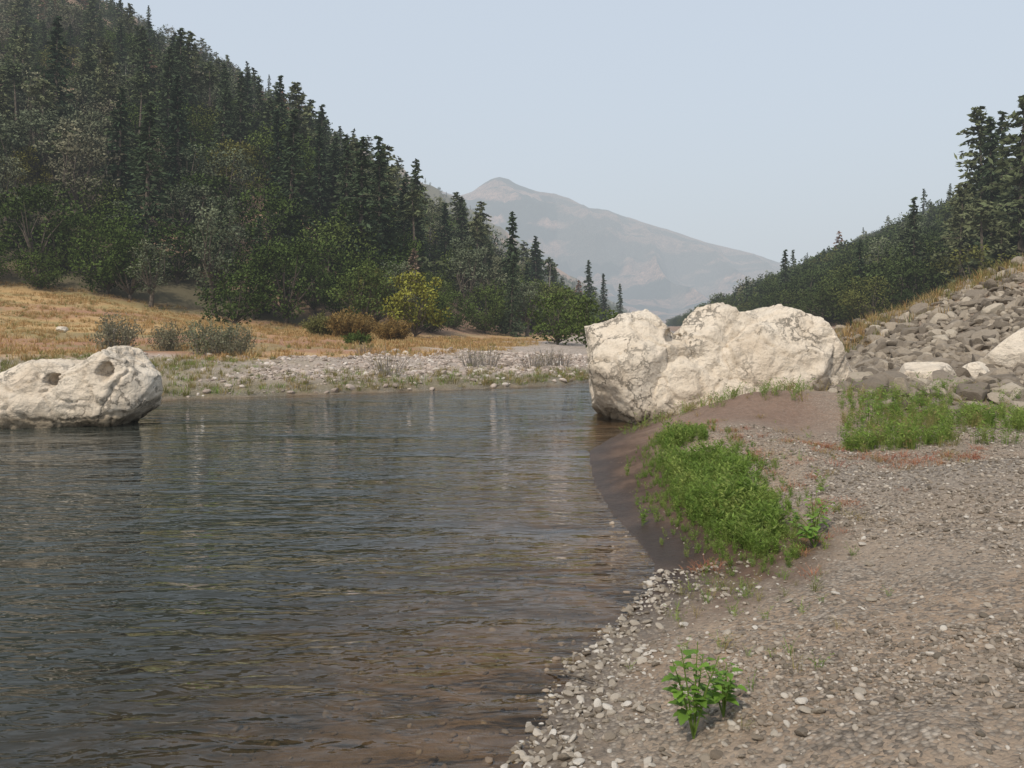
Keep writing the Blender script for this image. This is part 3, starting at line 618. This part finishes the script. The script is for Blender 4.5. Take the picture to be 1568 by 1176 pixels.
# cocklebur plants with lobed leaves
def bur(name,x_,y_,H,seed,nl=34,sp=.16):
    r=np.random.default_rng(seed);mb=MB();g=gz(x_,y_)
    st=[]
    for k in range(6):
        a=r.uniform(0,6.28);e=np.array([math.cos(a)*sp*r.uniform(.2,1),math.sin(a)*sp*r.uniform(.2,1),H*r.uniform(.5,1)])
        if k==0:e=np.array([.02,0,H])
        cyl(mb,(0,0,0),e*.5+np.array([0,0,.03]),.005,.004,5,1);cyl(mb,e*.5+np.array([0,0,.03]),e,.004,.002,5,1);st.append(e)
    prof=[(0,0),(.10,.34),(.32,.48),(.40,.36),(.60,.40),(.66,.26),(.84,.20),(1,0)]
    for k in range(nl):
        e=st[r.integers(0,6)];t=r.uniform(.2,1.0);p0=e*t+np.array([0,0,.03*math.sin(t*3.1)])
        a=r.uniform(0,6.28);el=r.uniform(-.2,.5);u=np.array([math.cos(a)*math.cos(el),math.sin(a)*math.cos(el),math.sin(el)])
        b=p0+u*r.uniform(.02,.05);cyl(mb,p0,b,.0018,.0014,3,1)
        v=np.cross(u,[0,0,1]);v/=np.linalg.norm(v);w=np.cross(v,u);L=r.uniform(.03,.08)*(1.15-.4*t)
        u2=u-np.array([0,0,.35]);u2/=np.linalg.norm(u2)
        V=[];m=len(prof)
        for q,(s_,wd) in enumerate(prof):
            c=b+(u*(1-s_)+u2*s_)*L*s_;V+= [c, c+v*wd*L+w*wd*L*.3, c-v*wd*L+w*wd*L*.3]
        Fq=[]
        for q in range(m-1):
            A_,B_=3*q,3*q+3;Fq+=[[A_,A_+1,B_+1,B_],[A_,B_,B_+2,A_+2]]
        mb.add(V,Fq,0,r.uniform(.75,1.2))
    return obj(name,mb.mesh(name),[F_bur,F_weed],loc=(x_,y_,g))
bur('cocklebur_plant',.90,3.98,.48,401,80,.18);bur('cocklebur_plant',1.08,4.1,.24,402,50,.17);bur('cocklebur_plant',2.75,7.3,.42,403,60,.3);bur('cocklebur_plant',2.6,6.9,.25,404,40,.25);bur('cocklebur_plant',5.9,13.3,.7,405,80,.5)
# driftwood stick
mb=MB();pts=[(.22,5.1,.0),(.32,5.02,.035),(.42,4.97,.03),(.5,4.86,.05)]
for a_,b_,r0,r1 in zip(pts[:-1],pts[1:],(.006,.008,.006),(.008,.006,.003)):cyl(mb,a_,b_,r0,r1,6)
cyl(mb,pts[1],(.36,5.12,.07),.004,.002,5);obj('driftwood_stick',mb.mesh('driftwood_stick',True),[bark])
# ------------------------------------------------------------------ smoke haze (homogeneous: absorbs, and glows a set colour in place of scattered skylight)
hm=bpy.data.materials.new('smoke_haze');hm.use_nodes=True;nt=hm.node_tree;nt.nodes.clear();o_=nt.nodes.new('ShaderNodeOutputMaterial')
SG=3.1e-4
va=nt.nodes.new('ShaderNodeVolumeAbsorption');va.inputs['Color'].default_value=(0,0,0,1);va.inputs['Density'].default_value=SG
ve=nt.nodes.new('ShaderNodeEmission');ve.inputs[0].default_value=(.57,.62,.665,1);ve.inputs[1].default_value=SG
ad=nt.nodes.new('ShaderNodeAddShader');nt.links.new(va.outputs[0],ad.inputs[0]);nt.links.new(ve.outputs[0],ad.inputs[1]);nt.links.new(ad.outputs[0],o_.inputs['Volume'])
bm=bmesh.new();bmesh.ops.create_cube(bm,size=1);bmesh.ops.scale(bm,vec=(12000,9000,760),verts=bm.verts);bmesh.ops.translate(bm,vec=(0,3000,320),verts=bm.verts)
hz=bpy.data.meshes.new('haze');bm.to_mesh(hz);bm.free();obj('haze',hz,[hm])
# ------------------------------------------------------------------ light, sky, camera
el=math.radians(50);az=math.radians(-150)
S_=Vector((math.sin(az)*math.cos(el),math.cos(az)*math.cos(el),math.sin(el)))
L_=bpy.data.lights.new('sun','SUN');L_.energy=3.8;L_.angle=math.radians(3);L_.color=(1,.91,.79);lo=bpy.data.objects.new('sun',L_);COL.objects.link(lo);lo.rotation_euler=(-S_).to_track_quat('-Z','Y').to_euler()
nt=W.node_tree;bgd=nt.nodes['Background'];sky=nt.nodes.new('ShaderNodeTexSky');sky.sky_type='NISHITA';sky.sun_disc=False;sky.sun_elevation=el;sky.sun_rotation=az;sky.dust_density=3;sky.air_density=1.2;sky.ozone_density=1.2
skc=mix(nt,.6,sky.outputs[0],(5.7,6.35,7.2))
nt.links.new(skc,bgd.inputs[0]);bgd.inputs[1].default_value=.145
cam=bpy.data.cameras.new('camera');co=bpy.data.objects.new('camera',cam);COL.objects.link(co);co.location=(0,0,2.2);co.rotation_euler=(math.radians(90),0,0)
cam.sensor_width=36;cam.lens=36*1230/1568;cam.shift_y=-88/1568;cam.clip_end=20000;cam.clip_start=.05
sc.camera=co
